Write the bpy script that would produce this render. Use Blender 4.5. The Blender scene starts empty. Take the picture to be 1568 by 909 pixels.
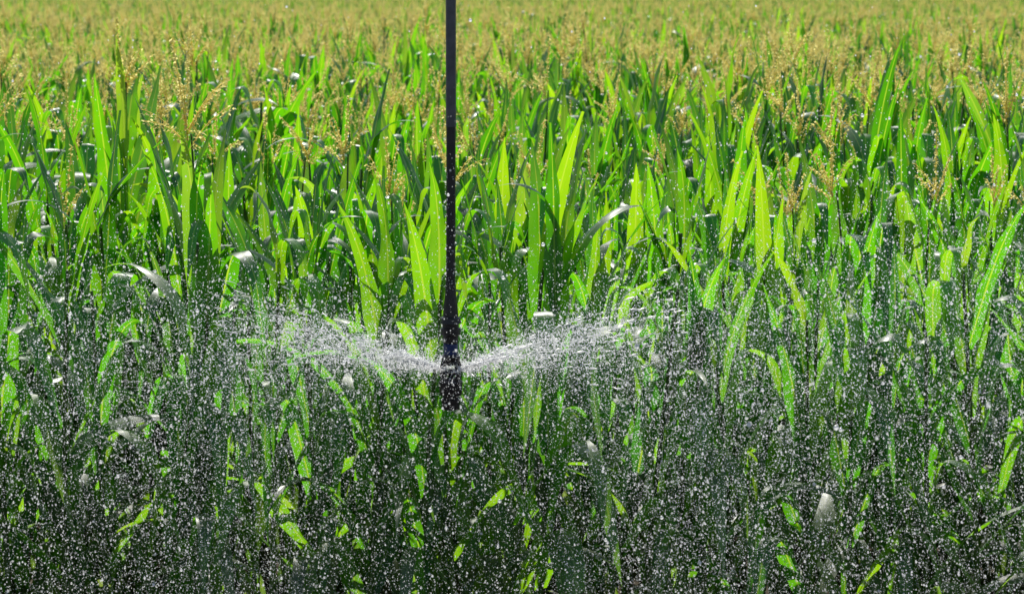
import bpy, math, random
import numpy as np
from mathutils import Vector, Quaternion

scene = bpy.context.scene
scene.view_settings.view_transform = 'Standard'
scene.view_settings.look = 'None'
scene.view_settings.exposure = 0
R = random.Random(11)
NP = np.random.default_rng(5)

# ------------------------------------------------------------ helpers
def new_mat(name):
    m = bpy.data.materials.new(name); m.use_nodes = True
    nt = m.node_tree; nt.nodes.clear()
    out = nt.nodes.new('ShaderNodeOutputMaterial')
    return m, nt, out

def N(nt, t, **kw):
    n = nt.nodes.new(t)
    for k, v in kw.items():
        if hasattr(n, k): setattr(n, k, v)
        else: n.inputs[k].default_value = v
    return n

def ramp(nt, stops):
    r = nt.nodes.new('ShaderNodeValToRGB')
    el = r.color_ramp.elements
    while len(el) > 1: el.remove(el[-1])
    el[0].position, el[0].color = stops[0][0], (*stops[0][1], 1)
    for p, c in stops[1:]:
        e = el.new(p); e.color = (*c, 1)
    return r

def mixcol(nt, fac, a, b, blend='MIX'):
    m = nt.nodes.new('ShaderNodeMix'); m.data_type = 'RGBA'; m.blend_type = blend
    for sock, v in ((m.inputs[0], fac), (m.inputs[6], a), (m.inputs[7], b)):
        if isinstance(v, bpy.types.NodeSocket): nt.links.new(v, sock)
        elif isinstance(v, tuple): sock.default_value = (*v, 1)
        else: sock.default_value = v
    return m.outputs[2]

# ------------------------------------------------------------ materials
def leaf_material():
    m, nt, out = new_mat('corn_leaf')
    L = nt.links
    uv = N(nt, 'ShaderNodeUVMap', uv_map='UVMap')
    sep = N(nt, 'ShaderNodeSeparateXYZ'); L.new(uv.outputs[0], sep.inputs[0])
    lv = N(nt, 'ShaderNodeAttribute', attribute_name='lv')
    dry = N(nt, 'ShaderNodeAttribute', attribute_name='dry')
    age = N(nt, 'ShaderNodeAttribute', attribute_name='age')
    oi = N(nt, 'ShaderNodeObjectInfo')
    tc = N(nt, 'ShaderNodeTexCoord')
    noise = N(nt, 'ShaderNodeTexNoise'); noise.inputs['Scale'].default_value = 9; noise.inputs['Detail'].default_value = 4
    L.new(tc.outputs['Object'], noise.inputs['Vector'])
    a = N(nt, 'ShaderNodeMath', operation='SUBTRACT'); L.new(sep.outputs[0], a.inputs[0]); a.inputs[1].default_value = .5
    b = N(nt, 'ShaderNodeMath', operation='ABSOLUTE'); L.new(a.outputs[0], b.inputs[0])
    mr = N(nt, 'ShaderNodeMapRange'); L.new(b.outputs[0], mr.inputs[0])
    mr.inputs[1].default_value = .025; mr.inputs[2].default_value = .065; mr.inputs[3].default_value = 1; mr.inputs[4].default_value = 0
    vm = N(nt, 'ShaderNodeMath', operation='MULTIPLY'); L.new(sep.outputs[0], vm.inputs[0]); vm.inputs[1].default_value = 110
    vs = N(nt, 'ShaderNodeMath', operation='SINE'); L.new(vm.outputs[0], vs.inputs[0])
    add = N(nt, 'ShaderNodeMath', operation='ADD'); L.new(lv.outputs['Fac'], add.inputs[0]); L.new(lv.outputs['Fac'], add.inputs[1])
    ad1 = N(nt, 'ShaderNodeMath', operation='ADD'); L.new(add.outputs[0], ad1.inputs[0]); L.new(oi.outputs['Random'], ad1.inputs[1])
    ad2 = N(nt, 'ShaderNodeMath', operation='ADD'); L.new(ad1.outputs[0], ad2.inputs[0]); L.new(noise.outputs[0], ad2.inputs[1])
    div = N(nt, 'ShaderNodeMath', operation='DIVIDE'); L.new(ad2.outputs[0], div.inputs[0]); div.inputs[1].default_value = 4
    rc = ramp(nt, [(0.2, (.007, .038, .018)), (.5, (.013, .066, .014)), (.8, (.034, .11, .012))]); L.new(div.outputs[0], rc.inputs[0])
    rt = ramp(nt, [(0.2, (.05, .30, .003)), (.5, (.20, .76, .004)), (.8, (.58, 1.0, .008))]); L.new(div.outputs[0], rt.inputs[0])
    vfac = N(nt, 'ShaderNodeMapRange'); L.new(vs.outputs[0], vfac.inputs[0])
    vfac.inputs[1].default_value = -1; vfac.inputs[2].default_value = 1; vfac.inputs[3].default_value = 0; vfac.inputs[4].default_value = .25
    c1 = mixcol(nt, vfac.outputs[0], rc.outputs[0], (.05, .13, .03))
    c1 = mixcol(nt, mr.outputs[0], c1, (.13, .22, .08))
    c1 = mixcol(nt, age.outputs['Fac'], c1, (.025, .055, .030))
    c1 = mixcol(nt, dry.outputs['Fac'], c1, (.26, .24, .16))
    t1 = mixcol(nt, vfac.outputs[0], rt.outputs[0], (.10, .42, .005))
    t1 = mixcol(nt, mr.outputs[0], t1, (.70, .98, .05))
    t1 = mixcol(nt, age.outputs['Fac'], t1, (.22, .48, .015))  # lower-canopy shade painted into the leaf colours
    t1 = mixcol(nt, dry.outputs['Fac'], t1, (.5, .46, .15))
    bump = N(nt, 'ShaderNodeBump'); bump.inputs['Strength'].default_value = .3; bump.inputs['Distance'].default_value = .004
    n2 = N(nt, 'ShaderNodeTexNoise'); n2.inputs['Scale'].default_value = 45; L.new(tc.outputs['Object'], n2.inputs['Vector'])
    hs = N(nt, 'ShaderNodeMath', operation='MULTIPLY_ADD'); L.new(vs.outputs[0], hs.inputs[0]); hs.inputs[1].default_value = .25; L.new(n2.outputs[0], hs.inputs[2])
    L.new(hs.outputs[0], bump.inputs['Height'])
    p = N(nt, 'ShaderNodeBsdfPrincipled'); L.new(c1, p.inputs['Base Color'])
    p.inputs['Roughness'].default_value = .46
    p.inputs['Specular IOR Level'].default_value = 1.0
    p.inputs['Coat Weight'].default_value = .7; p.inputs['Coat Roughness'].default_value = .3
    L.new(bump.outputs[0], p.inputs['Normal'])
    tr = N(nt, 'ShaderNodeBsdfTranslucent'); L.new(t1, tr.inputs[0])
    mx = N(nt, 'ShaderNodeMixShader'); mx.inputs[0].default_value = .50
    L.new(p.outputs[0], mx.inputs[1]); L.new(tr.outputs[0], mx.inputs[2]); L.new(mx.outputs[0], out.inputs[0])
    return m

def simple(name, stops, scale, rough=.6, transl=None, spec=.4, metallic=0, bumpd=0):
    m, nt, out = new_mat(name); L = nt.links
    tc = N(nt, 'ShaderNodeTexCoord')
    n = N(nt, 'ShaderNodeTexNoise'); n.inputs['Scale'].default_value = scale; n.inputs['Detail'].default_value = 6
    L.new(tc.outputs['Object'], n.inputs['Vector'])
    r = ramp(nt, stops); L.new(n.outputs[0], r.inputs[0])
    p = N(nt, 'ShaderNodeBsdfPrincipled'); L.new(r.outputs[0], p.inputs['Base Color'])
    p.inputs['Roughness'].default_value = rough; p.inputs['Specular IOR Level'].default_value = spec
    p.inputs['Metallic'].default_value = metallic
    if bumpd:
        b = N(nt, 'ShaderNodeBump'); b.inputs['Distance'].default_value = bumpd; L.new(n.outputs[0], b.inputs['Height']); L.new(b.outputs[0], p.inputs['Normal'])
    if transl:
        t = N(nt, 'ShaderNodeBsdfTranslucent'); t.inputs[0].default_value = (*transl[1], 1)
        mx = N(nt, 'ShaderNodeMixShader'); mx.inputs[0].default_value = transl[0]
        L.new(p.outputs[0], mx.inputs[1]); L.new(t.outputs[0], mx.inputs[2]); L.new(mx.outputs[0], out.inputs[0])
    else: L.new(p.outputs[0], out.inputs[0])
    return m

M_leaf = leaf_material()
M_stalk = simple('corn_stalk', [(.3, (.05, .11, .02)), (.7, (.10, .17, .04))], 12, .45, (.2, (.3, .5, .05)))
M_tassel = simple('corn_tassel', [(.3, (.82, .64, .17)), (.7, (.95, .80, .30))], 30, .7, (.55, (1.0, .92, .38)))
M_husk = simple('corn_husk', [(.3, (.05, .11, .03)), (.7, (.09, .16, .05))], 20, .5, (.3, (.2, .4, .05)))
M_soil = simple('soil', [(.3, (.035, .026, .018)), (.7, (.08, .06, .04))], 3, .9, None, .2, 0, .03)
M_hose = simple('black_hose', [(.3, (.010, .010, .012)), (.7, (.022, .022, .026))], 40, .38, None, .5)
M_greyhose = simple('grey_hose', [(.3, (.07, .072, .08)), (.7, (.12, .12, .135))], 40, .42, None, .5)
M_black = simple('black_plastic', [(.3, (.012, .010, .012)), (.7, (.03, .026, .028))], 60, .35)
M_blue = simple('blue_plastic', [(.3, (.01, .025, .10)), (.7, (.015, .04, .16))], 60, .35)
M_steel = simple('galvanised_steel', [(.3, (.35, .36, .37)), (.7, (.5, .51, .52))], 15, .45, None, .5, .8)

def water_material(name, alpha):
    m, nt, out = new_mat(name); L = nt.links
    d = N(nt, 'ShaderNodeBsdfDiffuse'); d.inputs[0].default_value = (.98, .98, .98, 1)
    t = N(nt, 'ShaderNodeBsdfTranslucent'); t.inputs[0].default_value = (.98, .99, 1, 1)
    g = N(nt, 'ShaderNodeBsdfGlossy'); g.inputs['Roughness'].default_value = .42
    a = N(nt, 'ShaderNodeMixShader'); a.inputs[0].default_value = .88
    L.new(d.outputs[0], a.inputs[1]); L.new(t.outputs[0], a.inputs[2])
    b = N(nt, 'ShaderNodeMixShader'); b.inputs[0].default_value = .40
    L.new(a.outputs[0], b.inputs[1]); L.new(g.outputs[0], b.inputs[2])
    last = b
    if alpha < 1:
        tr = N(nt, 'ShaderNodeBsdfTransparent')
        c = N(nt, 'ShaderNodeMixShader')
        tc = N(nt, 'ShaderNodeTexCoord'); n = N(nt, 'ShaderNodeTexNoise'); n.inputs['Scale'].default_value = 90; n.inputs['Detail'].default_value = 3
        L.new(tc.outputs['Object'], n.inputs['Vector'])
        mr = N(nt, 'ShaderNodeMapRange'); L.new(n.outputs[0], mr.inputs[0]); mr.inputs[1].default_value = .40; mr.inputs[2].default_value = .52
        mr.inputs[3].default_value = .0; mr.inputs[4].default_value = alpha
        L.new(mr.outputs[0], c.inputs[0]); L.new(tr.outputs[0], c.inputs[1]); L.new(b.outputs[0], c.inputs[2]); last = c
    L.new(last.outputs[0], out.inputs[0])
    return m
M_drop = water_material('water_droplets', 1)
M_jet = water_material('water_jet', .98)

# ------------------------------------------------------------ mesh builder
class MB:
    def __init__(s): s.v = []; s.f = []; s.m = []; s.uv = []; s.lv = []; s.dry = []; s.age = []
    def vert(s, p, lv=0, dry=0, age=0): s.v.append(tuple(p)); s.lv.append(lv); s.dry.append(dry); s.age.append(age); return len(s.v) - 1
    def face(s, idx, mat, uvs=None):
        s.f.append(idx); s.m.append(mat); s.uv.append(uvs or [(0, 0)] * len(idx))
    def tube(s, pts, rads, mat, n=6, cap=True):
        rings = []
        for i, p in enumerate(pts):
            p = Vector(p)
            t = (Vector(pts[min(i + 1, len(pts) - 1)]) - Vector(pts[max(i - 1, 0)])).normalized()
            ref = Vector((1, 0, 0)) if abs(t.x) < .8 else Vector((0, 1, 0))
            a = t.cross(ref).normalized(); b = t.cross(a)
            rings.append([s.vert(p + (a * math.cos(k * 2 * math.pi / n) + b * math.sin(k * 2 * math.pi / n)) * rads[i]) for k in range(n)])
        for i in range(len(rings) - 1):
            for k in range(n):
                s.face([rings[i][k], rings[i][(k + 1) % n], rings[i + 1][(k + 1) % n], rings[i + 1][k]], mat)
        if cap:
            s.face(rings[0][::-1], mat); s.face(rings[-1], mat)
    def build(s, name, mats, smooth=True):
        me = bpy.data.meshes.new(name); me.from_pydata(s.v, [], s.f)
        for m in mats: me.materials.append(m)
        me.polygons.foreach_set('material_index', s.m)
        me.polygons.foreach_set('use_smooth', [smooth] * len(s.f))
        u = me.uv_layers.new(name='UVMap')
        u.data.foreach_set('uv', [c for f in s.uv for q in f for c in q])
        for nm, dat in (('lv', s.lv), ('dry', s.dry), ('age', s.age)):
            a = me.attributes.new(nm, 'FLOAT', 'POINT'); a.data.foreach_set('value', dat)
        me.update(); return me

def sig(x): return 1 / (1 + math.exp(-max(-30, min(30, x))))

def add_leaf(mb, rng, base, az, L, W, th0, mode, dry, age):
    segs = 24
    xs = [-1, -.5, 0, .5, 1]
    lv = rng.random()
    p = Vector(base); ds = L / segs
    tw = rng.uniform(-.8, .8); tw0 = rng.uniform(-.4, .4)
    kink = rng.uniform(.28, .56); kang = rng.uniform(2.6, 3.05); kmid = rng.uniform(1.8, 2.15); kw = rng.uniform(.08, .18)
    if mode == 'fold': tw *= .3; tw0 *= .3
    end = rng.uniform(1.8, 2.8)
    ph = rng.uniform(0, 6.28); fr = rng.uniform(12, 22); amp = rng.uniform(.08, .28)
    azd = rng.uniform(-.6, .6) * (.4 if mode == 'fold' else 1)
    cut = rng.random() < .12
    rows = []
    for i in range(segs + 1):
        s = i / segs
        vf = .18
        if mode == 'up': th = th0 + .42 * s * s + .08 * math.sin(3 * s + ph)
        elif mode == 'arch': th = th0 + (end - th0) * (s ** 1.7)
        else:
            k1 = sig((s - kink) * 45); k2 = sig((s - kink - kw) * 45)
            th = th0 + .1 * s + (kmid - th0) * k1 + (kang - kmid) * k2
            vf = .18 * (1 - .9 * k1)
        a = az + azd * s
        out = Vector((math.cos(a), math.sin(a), 0))
        T = out * math.sin(th) + Vector((0, 0, math.cos(th)))
        S = Vector((-math.sin(a), math.cos(a), 0))
        Nn = S.cross(T).normalized()
        q = Quaternion(T, tw0 + tw * s)
        S2 = q @ S; N2 = q @ Nn
        if s < .3: w = .55 + .45 * math.sin(s / .3 * math.pi / 2)
        else: w = max(0.01, (1 - ((s - .3) / .7) ** 1.7))
        if cut and s > .93: w = max(w, .15)
        w *= W * .5
        row = []
        for x in xs:
            off = S2 * (x * w) + N2 * (abs(x) * w * vf) + N2 * (amp * w * abs(x) ** 2 * math.sin(fr * s + ph + (2.1 if x > 0 else 0)))
            if x == 0: off = off - N2 * (.05 * w)
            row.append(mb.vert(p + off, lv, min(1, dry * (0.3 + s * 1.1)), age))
        rows.append(row)
        p = p + T * ds
    for i in range(segs):
        for j in range(4):
            u0, u1 = j / 4, (j + 1) / 4; v0, v1 = i / segs, (i + 1) / segs
            mb.face([rows[i][j], rows[i][j + 1], rows[i + 1][j + 1], rows[i + 1][j]], 0, [(u0, v0), (u1, v0), (u1, v1), (u0, v1)])

def corn_plant(idx, tassel, seed):
    rng = random.Random(seed); mb = MB()
    H = rng.uniform(1.80, 1.98)
    bend = (rng.uniform(-.06, .06), rng.uniform(-.06, .06))
    def stalk(z): k = (z / H) ** 2; return Vector((bend[0] * k, bend[1] * k, z))
    n = 12
    mb.tube([stalk(H * i / n) for i in range(n + 1)], [.014 * (1 - .6 * i / n) + .001 for i in range(n + 1)], 1, 7)
    nl = rng.randint(12, 14); az = rng.uniform(-.3, .3)
    for i in range(nl):
        f = i / (nl - 1)
        z = .22 + (H - .27) * f ** .93
        az += math.pi + rng.uniform(-.4, .4)
        Ln = (.64 + .38 * math.sin(math.pi * min(1, f * 1.05) ** .9)) * rng.uniform(.85, 1.12)
        Wd = (.070 + .028 * math.sin(math.pi * f)) * rng.uniform(.68, 1.15)
        r = rng.random()
        if f > .72:
            mode = 'up' if r < .52 else ('fold' if r < .86 else 'arch'); th0 = rng.uniform(.05, .40)
            Ln *= .90 if f < .93 else .68
        elif f > .4:
            mode = 'up' if r < .22 else ('fold' if r < .76 else 'arch'); th0 = rng.uniform(.08, .44)
        else:
            mode = 'up' if r < .1 else ('fold' if r < .5 else 'arch'); th0 = rng.uniform(.3, .75)
        dry = max(0, .9 - f * 4) * rng.random() + (0.15 if rng.random() < .1 else 0)
        age = max(0, min(1, (.50 - f) / .4)) * rng.uniform(.2, .9)  # painted shade, stronger on lower leaves to deepen the lower canopy
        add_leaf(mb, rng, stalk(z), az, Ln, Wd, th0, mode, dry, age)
    if rng.random() < .75:
        z = H * rng.uniform(.45, .55); a = az + .5
        d = Vector((math.cos(a) * .35, math.sin(a) * .35, 1)).normalized(); b0 = stalk(z)
        mb.tube([b0 + d * (.26 * t) for t in (0, .15, .4, .7, .9, 1)], [.010, .022, .027, .022, .012, .004], 3, 8)
    top = stalk(H)
    if tassel:
        hh = rng.uniform(.24, .34)
        def spike(p0, d0, ln, r0, droop, k=18):
            pts = []; p = Vector(p0); d = Vector(d0).normalized()
            for i in range(k + 1):
                pts.append(p.copy())
                d = (d + Vector((0, 0, -droop / k))).normalized(); p += d * ln / k
            mb.tube(pts, [.0018] * len(pts), 2, 3)
            for i in range(2, k + 1):
                for q in range(4):
                    a = rng.uniform(0, 6.28); c = pts[i] - Vector((0, 0, rng.uniform(0, ln / k)))
                    o = Vector((math.cos(a) * .7, math.sin(a) * .7, rng.uniform(-.9, .9))).normalized()
                    sd = o.cross(Vector((0, 0, 1))).normalized() * r0 * .9
                    l_ = r0 * rng.uniform(1.8, 3.0)
                    q0 = mb.vert(c); q1 = mb.vert(c + o * l_ * .5 + sd); q2 = mb.vert(c + o * l_); q3 = mb.vert(c + o * l_ * .5 - sd)
                    mb.face([q0, q1, q2, q3], 2)
        ped = rng.uniform(.20, .34)
        mb.tube([top, top + Vector((0, 0, ped))], [.005, .004], 1, 5)
        t0 = top + Vector((rng.uniform(-.02, .02), rng.uniform(-.02, .02), ped))
        spike(t0, (rng.uniform(-.1, .1), rng.uniform(-.1, .1), 1), hh, .0074, .05)
        for j in range(rng.randint(4, 9)):
            a = rng.uniform(0, 6.28); o = rng.uniform(.2, .7)
            spike(t0 + Vector((0, 0, -.06 + .012 * j)), (math.cos(a) * o, math.sin(a) * o, 1), rng.uniform(.13, .24), .0064, rng.uniform(.1, 1.1), 12)
    me = mb.build('corn_plant_%02d' % idx, [M_leaf, M_stalk, M_tassel, M_husk])
    return bpy.data.objects.new('corn_plant_%02d' % idx, me)

col = bpy.data.collections.new('corn_plants')
NA, NB = 14, 12
for i in range(NA): col.objects.link(corn_plant(i, False, 100 + i))
for i in range(NB): col.objects.link(corn_plant(NA + i, True, 300 + i))

# ------------------------------------------------------------ field points
pts = []; rot = []; scl = []; idx = []
y = 10.45
while y < 280:
    half = .235 * y + 3.0
    dx, dy = (.175, .72) if y < 13.5 else ((.19, .76) if y < 42 else ((.34, 1.1) if y < 110 else (.7, 2.2)))
    x = -half
    while x < half:
        px = x + R.uniform(-.04, .04); py = y + R.uniform(-.06, .06)
        pt = .12 + .64 * min(1, max(0, (y - 11) / 13))
        pt *= 1 + .4 * math.sin(px * .23 + py * .11) * math.sin(py * .17 + 1)
        t = R.random() < pt
        pts.append((px, py, 0)); rot.append((R.gauss(0, .05), R.gauss(0, .05), math.pi / 2 + R.gauss(0, .6) + R.choice((0, math.pi))))
        hv = .04 * math.sin(px * .9 + py * .3) + .03 * math.sin(py * .5 - px * .35)
        scl.append((R.gauss(1.0, .06) + hv))
        idx.append(R.randrange(NB) + NA if t else R.randrange(NA))
        x += dx * R.uniform(.85, 1.15)
    y += dy
me = bpy.data.meshes.new('corn_field'); me.from_pydata(pts, [], [])
a = me.attributes.new('rot', 'FLOAT_VECTOR', 'POINT'); a.data.foreach_set('vector', [c for r in rot for c in r])
a = me.attributes.new('scl', 'FLOAT', 'POINT'); a.data.foreach_set('value', scl)
a = me.attributes.new('idx', 'INT', 'POINT'); a.data.foreach_set('value', idx)
for m_ in (M_leaf, M_stalk, M_tassel): me.materials.append(m_)
field = bpy.data.objects.new('corn_field', me); scene.collection.objects.link(field)

ng = bpy.data.node_groups.new('corn_instances', 'GeometryNodeTree')
ng.interface.new_socket('Geometry', in_out='INPUT', socket_type='NodeSocketGeometry')
ng.interface.new_socket('Geometry', in_out='OUTPUT', socket_type='NodeSocketGeometry')
gi = ng.nodes.new('NodeGroupInput'); go = ng.nodes.new('NodeGroupOutput')
ci = ng.nodes.new('GeometryNodeCollectionInfo'); ci.inputs[0].default_value = col
ci.inputs['Separate Children'].default_value = True; ci.inputs['Reset Children'].default_value = True
iop = ng.nodes.new('GeometryNodeInstanceOnPoints'); iop.inputs['Pick Instance'].default_value = True
def na(name, ty):
    n = ng.nodes.new('GeometryNodeInputNamedAttribute'); n.data_type = ty; n.inputs[0].default_value = name
    return [o for o in n.outputs if o.enabled and o.name == 'Attribute'][0]
e2r = ng.nodes.new('FunctionNodeEulerToRotation')
ng.links.new(na('rot', 'FLOAT_VECTOR'), e2r.inputs[0]); ng.links.new(e2r.outputs[0], iop.inputs['Rotation'])
ng.links.new(na('scl', 'FLOAT'), iop.inputs['Scale']); ng.links.new(na('idx', 'INT'), iop.inputs['Instance Index'])
m2p = ng.nodes.new('GeometryNodeMeshToPoints')
ng.links.new(gi.outputs[0], m2p.inputs[0]); ng.links.new(m2p.outputs[0], iop.inputs['Points'])
ng.links.new(ci.outputs[0], iop.inputs['Instance']); ng.links.new(iop.outputs[0], go.inputs[0])
md = field.modifiers.new('instances', 'NODES'); md.node_group = ng

# ------------------------------------------------------------ ground
gm = MB(); S = 3000
xs_ = [-S, -60, -20, 0, 20, 60, S]; ys_ = [-S, -20, 0, 10, 30, 120, S]
g = [[gm.vert((xx, yy, 0)) for xx in xs_] for yy in ys_]
for i in range(6):
    for j in range(6): gm.face([g[i][j], g[i][j + 1], g[i + 1][j + 1], g[i + 1][j]], 0)
scene.collection.objects.link(bpy.data.objects.new('ground', gm.build('ground', [M_soil])))

# ------------------------------------------------------------ sprinklers
def lathe(mb, cx, cy, prof, mat, n=20):
    rings = [[mb.vert((cx + r * math.cos(k * 2 * math.pi / n), cy + r * math.sin(k * 2 * math.pi / n), z)) for k in range(n)] for z, r in prof]
    for i in range(len(rings) - 1):
        for k in range(n):
            mb.face([rings[i][k], rings[i][(k + 1) % n], rings[i + 1][(k + 1) % n], rings[i + 1][k]], mat)
    mb.face(rings[0][::-1], mat); mb.face(rings[-1], mat)

SPY = 9.0; DZ = .052
def sprinkler(x0):
    root = bpy.data.objects.new('irrigation_sprinkler', None); root.location = (x0, SPY, 1.66 + DZ); scene.collection.objects.link(root)
    def part(name, mb, mats):
        me = mb.build(name, mats, True)
        o = bpy.data.objects.new(name, me); scene.collection.objects.link(o); o.parent = root
        try: me.set_sharp_from_angle(angle=math.radians(35))
        except Exception: pass
        return o
    z = lambda a: a - 1.66
    mb = MB(); mb.tube([(.006, 0, z(4.15)), (.004, 0, z(3.4)), (.003, 0, z(2.50))], [.0172] * 3, 0, 20); part('drop_hose_upper', mb, [M_greyhose])
    mb = MB(); mb.tube([(.003, 0, z(2.51)), (.002, 0, z(2.2)), (0, 0, z(1.93))], [.0158] * 3, 0, 20)
    part('drop_hose_lower', mb, [M_hose])
    mb = MB(); lathe(mb, 0, 0, [(z(1.985), .0165), (z(1.94), .019), (z(1.90), .024), (z(1.865), .026), (z(1.860), .033), (z(1.842), .036), (z(1.840), .028), (z(1.828), .028), (z(1.826), .034), (z(1.805), .034), (z(1.80), .027), (z(1.775), .026)][::-1], 0)
    part('hose_coupling', mb, [M_black])
    mb = MB(); lathe(mb, 0, 0, [(z(1.735), .016), (z(1.737), .024), (z(1.772), .025), (z(1.776), .020)], 0); part('nozzle', mb, [M_blue])
    mb = MB(); lathe(mb, 0, 0, [(z(1.700), .012), (z(1.708), .022), (z(1.714), .030), (z(1.730), .034), (z(1.736), .026)], 0); part('body_ring', mb, [M_black])
    mb = MB()
    for k in range(4):
        a = k * math.pi / 2 + .6; c, s_ = math.cos(a), math.sin(a)
        mb.tube([(c * .024, s_ * .024, z(1.725)), (c * .035, s_ * .035, z(1.70)), (c * .037, s_ * .037, z(1.665)), (c * .030, s_ * .030, z(1.636))], [.0066] * 4, 0, 6)
    part('cage_arms', mb, [M_black])
    mb = MB(); n = 36
    top = [mb.vert((math.cos(k * 2 * math.pi / n) * (.027 if k % 2 else .022), math.sin(k * 2 * math.pi / n) * (.027 if k % 2 else .022), z(1.677))) for k in range(n)]
    c0 = mb.vert((0, 0, z(1.688))); c1 = mb.vert((0, 0, z(1.655)))
    for k in range(n):
        mb.face([top[k], top[(k + 1) % n], c0], 0); mb.face([top[(k + 1) % n], top[k], c1], 0)
    part('deflector_plate', mb, [M_black])
    mb = MB(); lathe(mb, 0, 0, [(z(1.548), .018), (z(1.552), .030), (z(1.585), .033), (z(1.589), .029), (z(1.598), .029), (z(1.600), .038), (z(1.643), .041), (z(1.651), .036), (z(1.660), .012)], 0); part('rotor_weight', mb, [M_black])
    return root
SX = -.206
XR, XL = 3.0, -3.1
for dx in (0, XR, XL): sprinkler(SX + dx)

mb = MB(); mb.tube([(-30, SPY, 4.50), (-10, SPY, 4.55), (10, SPY, 4.55), (30, SPY, 4.50)], [.083] * 4, 0, 20)
for dx in (0, XR, XL):
    x0 = SX + dx + .006
    mb.tube([(x0, SPY, 4.60), (x0, SPY, 4.73), (x0, SPY - .03, 4.77), (x0, SPY - .14, 4.77), (x0, SPY - .16, 4.73), (x0, SPY - .15, 4.45), (x0, SPY - .03, 4.27), (x0, SPY, 4.16)], [.014] * 8, 0, 10)
for side in (-.5, .5):
    for k in range(12):
        xa = -30 + k * 5
        mb.tube([(xa, SPY, 4.57), (xa + 2.5, SPY + side, 5.25), (xa + 5, SPY, 4.57)], [.018] * 3, 0, 6)
scene.collection.objects.link(bpy.data.objects.new('irrigation_supply_pipe', mb.build('irrigation_supply_pipe', [M_steel])))

# ------------------------------------------------------------ water spray (droplet cloud)
Z0 = 1.685 + DZ
NS = 18
stream_w = []; stream_e = []
for k in range(NS):
    az0 = k * 2 * math.pi / NS + .10
    wv = (.08 + .80 * abs(math.cos(az0)) ** 2) * R.uniform(.2, .9)
    if k in (0, 9): wv = 1.1
    stream_w.append(wv); stream_e.append(R.uniform(-.10, .10) + (.05 if k in (0, 9) else 0))
stream_w = np.array(stream_w); stream_e = np.array(stream_e)
def spray(n, cx, el_mu, el_sd, spd, kdrag, jit, rad_mu, rad_sd, tmax=1.15, ksd=.4, tp=1.0, flat=.35):
    pw = stream_w + flat; pw = pw / pw.sum()
    ks = NP.choice(NS, n, p=pw)
    az = ks * (2 * np.pi / NS) + .10 + NP.normal(0, jit, n)
    el = np.radians(el_mu) + stream_e[ks] + NP.normal(0, np.radians(el_sd), n)
    v = spd * (1 + NP.normal(0, .15, n)); k = kdrag * np.exp(NP.normal(0, ksd, n))
    t = NP.random(n) ** tp * tmax
    e = 1 - np.exp(-k * t)
    r = v * np.cos(el) / k * e + .02
    z = Z0 + (v * np.sin(el) + 9.81 / k) / k * e - 9.81 / k * t
    turb = .008 + .16 * t
    P = np.stack([cx + r * np.cos(az), SPY + r * np.sin(az), z], 1) + NP.normal(0, 1, (n, 3)) * (turb * .5)[:, None]
    rad = np.exp(NP.normal(np.log(rad_mu), rad_sd, n))
    ok = ~((np.sin(az) < -.6) & (r < .9) & (NP.random(n) < .75))
    return P[ok], rad[ok]
parts = []
for cx, q, e_, hi in ((SX, 1.0, 10, 1.0), (SX + XR, .85, 17, 2.4), (SX + XL, .65, 11, .8)):
    parts.append(spray(int(105000 * q), cx, e_ + 1, 6.5, 9.0, 2.2, .16, .00090, .55))
    parts.append(spray(int(230000 * q), cx, e_ - 5, 10, 9.0, 6.0, .5, .00074, .50, tmax=1.8, ksd=.5, flat=1.0))
    parts.append(spray(int(8000 * hi), cx, 22, 10, 8.5, 2.3, .4, .0010, .5, flat=.6))
    parts.append(spray(int(9500 * q), cx, e_ - 2, 11, 9, 3.2, .4, .0017, .34, tmax=1.25, ksd=.5, flat=.6))
    parts.append(spray(int(800 * q), cx, e_ - 4, 10, 8, 3.0, .5, .0030, .25, tmax=1.2, ksd=.4, flat=1))
    parts.append(spray(int(1000 * hi), cx, 38, 15, 8.0, 1.8, .6, .0015, .4, tmax=1.3, flat=1))
parts.append(spray(12000, SX, 11, 5, 9, 2.4, .10, .0011, .5, tmax=.08, flat=0))
nd = 260
pz = Z0 + .22 + NP.random(nd) ** 1.5 * .5; pa = NP.random(nd) * 2 * np.pi
parts.append((np.stack([SX + .0168 * np.cos(pa), SPY + .0168 * np.sin(pa), pz], 1), np.exp(NP.normal(np.log(.0014), .35, nd))))
P = np.concatenate([p[0] for p in parts]); rad = np.concatenate([p[1] for p in parts])
keep = (P[:, 2] > .02) & (P[:, 1] > 3.8) & (P[:, 1] < 11.2) & (np.abs(P[:, 0]) < 3.6)
P = P[keep]; rad = rad[keep]
me = bpy.data.meshes.new('water_spray'); me.vertices.add(len(P)); me.vertices.foreach_set('co', P.astype(np.float32).ravel())
a = me.attributes.new('rad', 'FLOAT', 'POINT'); a.data.foreach_set('value', rad.astype(np.float32))
me.materials.append(M_drop); me.update()
sp = bpy.data.objects.new('water_spray', me); scene.collection.objects.link(sp)
ng = bpy.data.node_groups.new('droplets', 'GeometryNodeTree')
ng.interface.new_socket('Geometry', in_out='INPUT', socket_type='NodeSocketGeometry')
ng.interface.new_socket('Geometry', in_out='OUTPUT', socket_type='NodeSocketGeometry')
gi = ng.nodes.new('NodeGroupInput'); go = ng.nodes.new('NodeGroupOutput')
m2p = ng.nodes.new('GeometryNodeMeshToPoints'); sm = ng.nodes.new('GeometryNodeSetMaterial'); sm.inputs['Material'].default_value = M_drop
ng.links.new(gi.outputs[0], m2p.inputs[0]); ng.links.new(na('rad', 'FLOAT'), m2p.inputs['Radius'])
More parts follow.
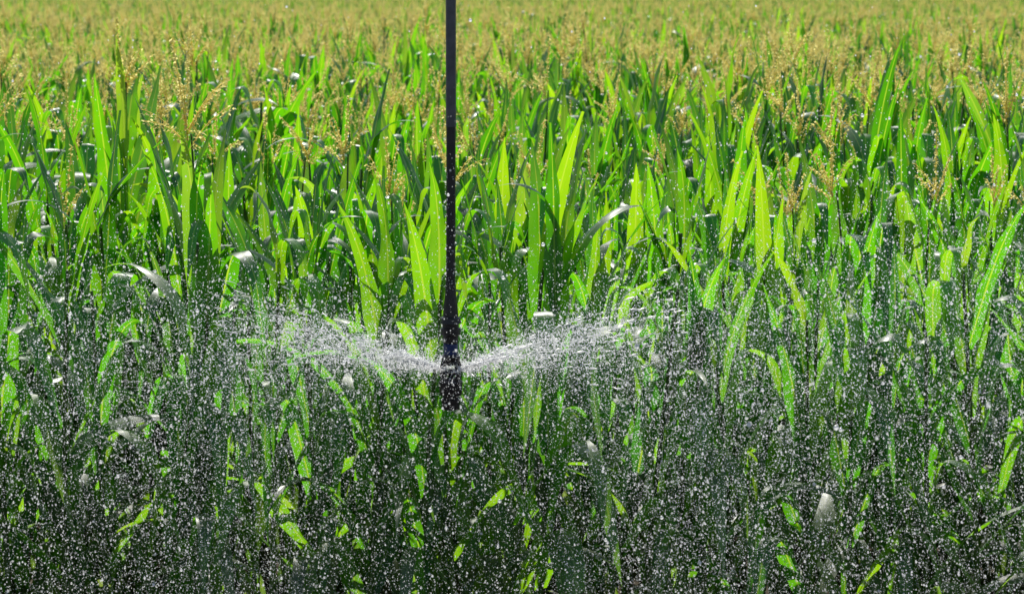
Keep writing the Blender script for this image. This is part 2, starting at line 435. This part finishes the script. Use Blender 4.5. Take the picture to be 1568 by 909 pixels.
ng.links.new(m2p.outputs[0], sm.inputs[0]); ng.links.new(sm.outputs[0], go.inputs[0])
md = sp.modifiers.new('points', 'NODES'); md.node_group = ng

# ------------------------------------------------------------ water jets: stream cores and torn filaments
mb = MB()
def path(az, el, r):
    t = -math.log(max(1e-3, 1 - r * 2.3 / (9 * math.cos(el)))) / 2.3
    return Vector((SX + (r + .02) * math.cos(az), SPY + (r + .02) * math.sin(az), Z0 + r * math.tan(el) - 4.9 * t * t))
for k in range(NS):
    az0 = k * 2 * math.pi / NS + .10; wv = float(stream_w[k])
    el0 = math.radians(11) + float(stream_e[k])
    for q in range(int(6 * wv)):
        az = az0 + R.gauss(0, .04); el = el0 + R.gauss(0, .06); ln = R.uniform(.05, .28) * (.4 + .6 * wv)
        pj = [path(az, el, ln * i / 11) + Vector((0, 0, R.uniform(-.0022, .0022))) for i in range(12)]
        mb.tube(pj, [(.0020 + .0048 * i / 11) * R.uniform(.4, 1.6) * (1 if i < 8 else (12 - i) / 5) for i in range(12)], 0, 6)
    for q in range(int(90 * wv ** 1.4)):
        az = az0 + R.gauss(0, .09); el = el0 + R.gauss(0, .09)
        r0 = .05 + .72 * R.random() ** 1.1; ln = R.uniform(.006, .05)
        pj = [path(az, el, r0 + ln * i / 4) + Vector((0, 0, R.uniform(-.0022, .0022))) for i in range(5)]
        w_ = R.uniform(.0009, .0038)
        mb.tube(pj, [w_ * .2, w_ * R.uniform(.6, 1.2), w_, w_ * R.uniform(.5, 1), w_ * .2], 0, 5)
jet = bpy.data.objects.new('water_jets', mb.build('water_jets', [M_jet])); scene.collection.objects.link(jet)

# ------------------------------------------------------------ light
el, az = math.radians(52), math.radians(-10)
sdir = Vector((math.sin(az) * math.cos(el), math.cos(az) * math.cos(el), math.sin(el)))
sun = bpy.data.lights.new('sun', 'SUN'); sun.energy = 5; sun.angle = math.radians(.5); sun.color = (1, .96, .88)
so = bpy.data.objects.new('sun', sun); so.rotation_euler = sdir.to_track_quat('Z', 'Y').to_euler(); scene.collection.objects.link(so)
w = bpy.data.worlds.new('World'); scene.world = w; w.use_nodes = True; nt = w.node_tree
bg = nt.nodes['Background']; sky = nt.nodes.new('ShaderNodeTexSky'); sky.sky_type = 'NISHITA'; sky.sun_disc = False
sky.sun_elevation = el; sky.sun_rotation = az
nt.links.new(sky.outputs[0], bg.inputs[0]); bg.inputs[1].default_value = .10

# ------------------------------------------------------------ camera
cam = bpy.data.cameras.new('camera'); cam.lens = 95; cam.sensor_width = 36; cam.clip_end = 6000
cam.dof.use_dof = True; cam.dof.focus_distance = 10.2; cam.dof.aperture_fstop = 7
co = bpy.data.objects.new('camera', cam); co.location = (0, 0, 3.0); co.rotation_euler = (math.radians(90 - 6.45), 0, 0)
scene.collection.objects.link(co); scene.camera = co
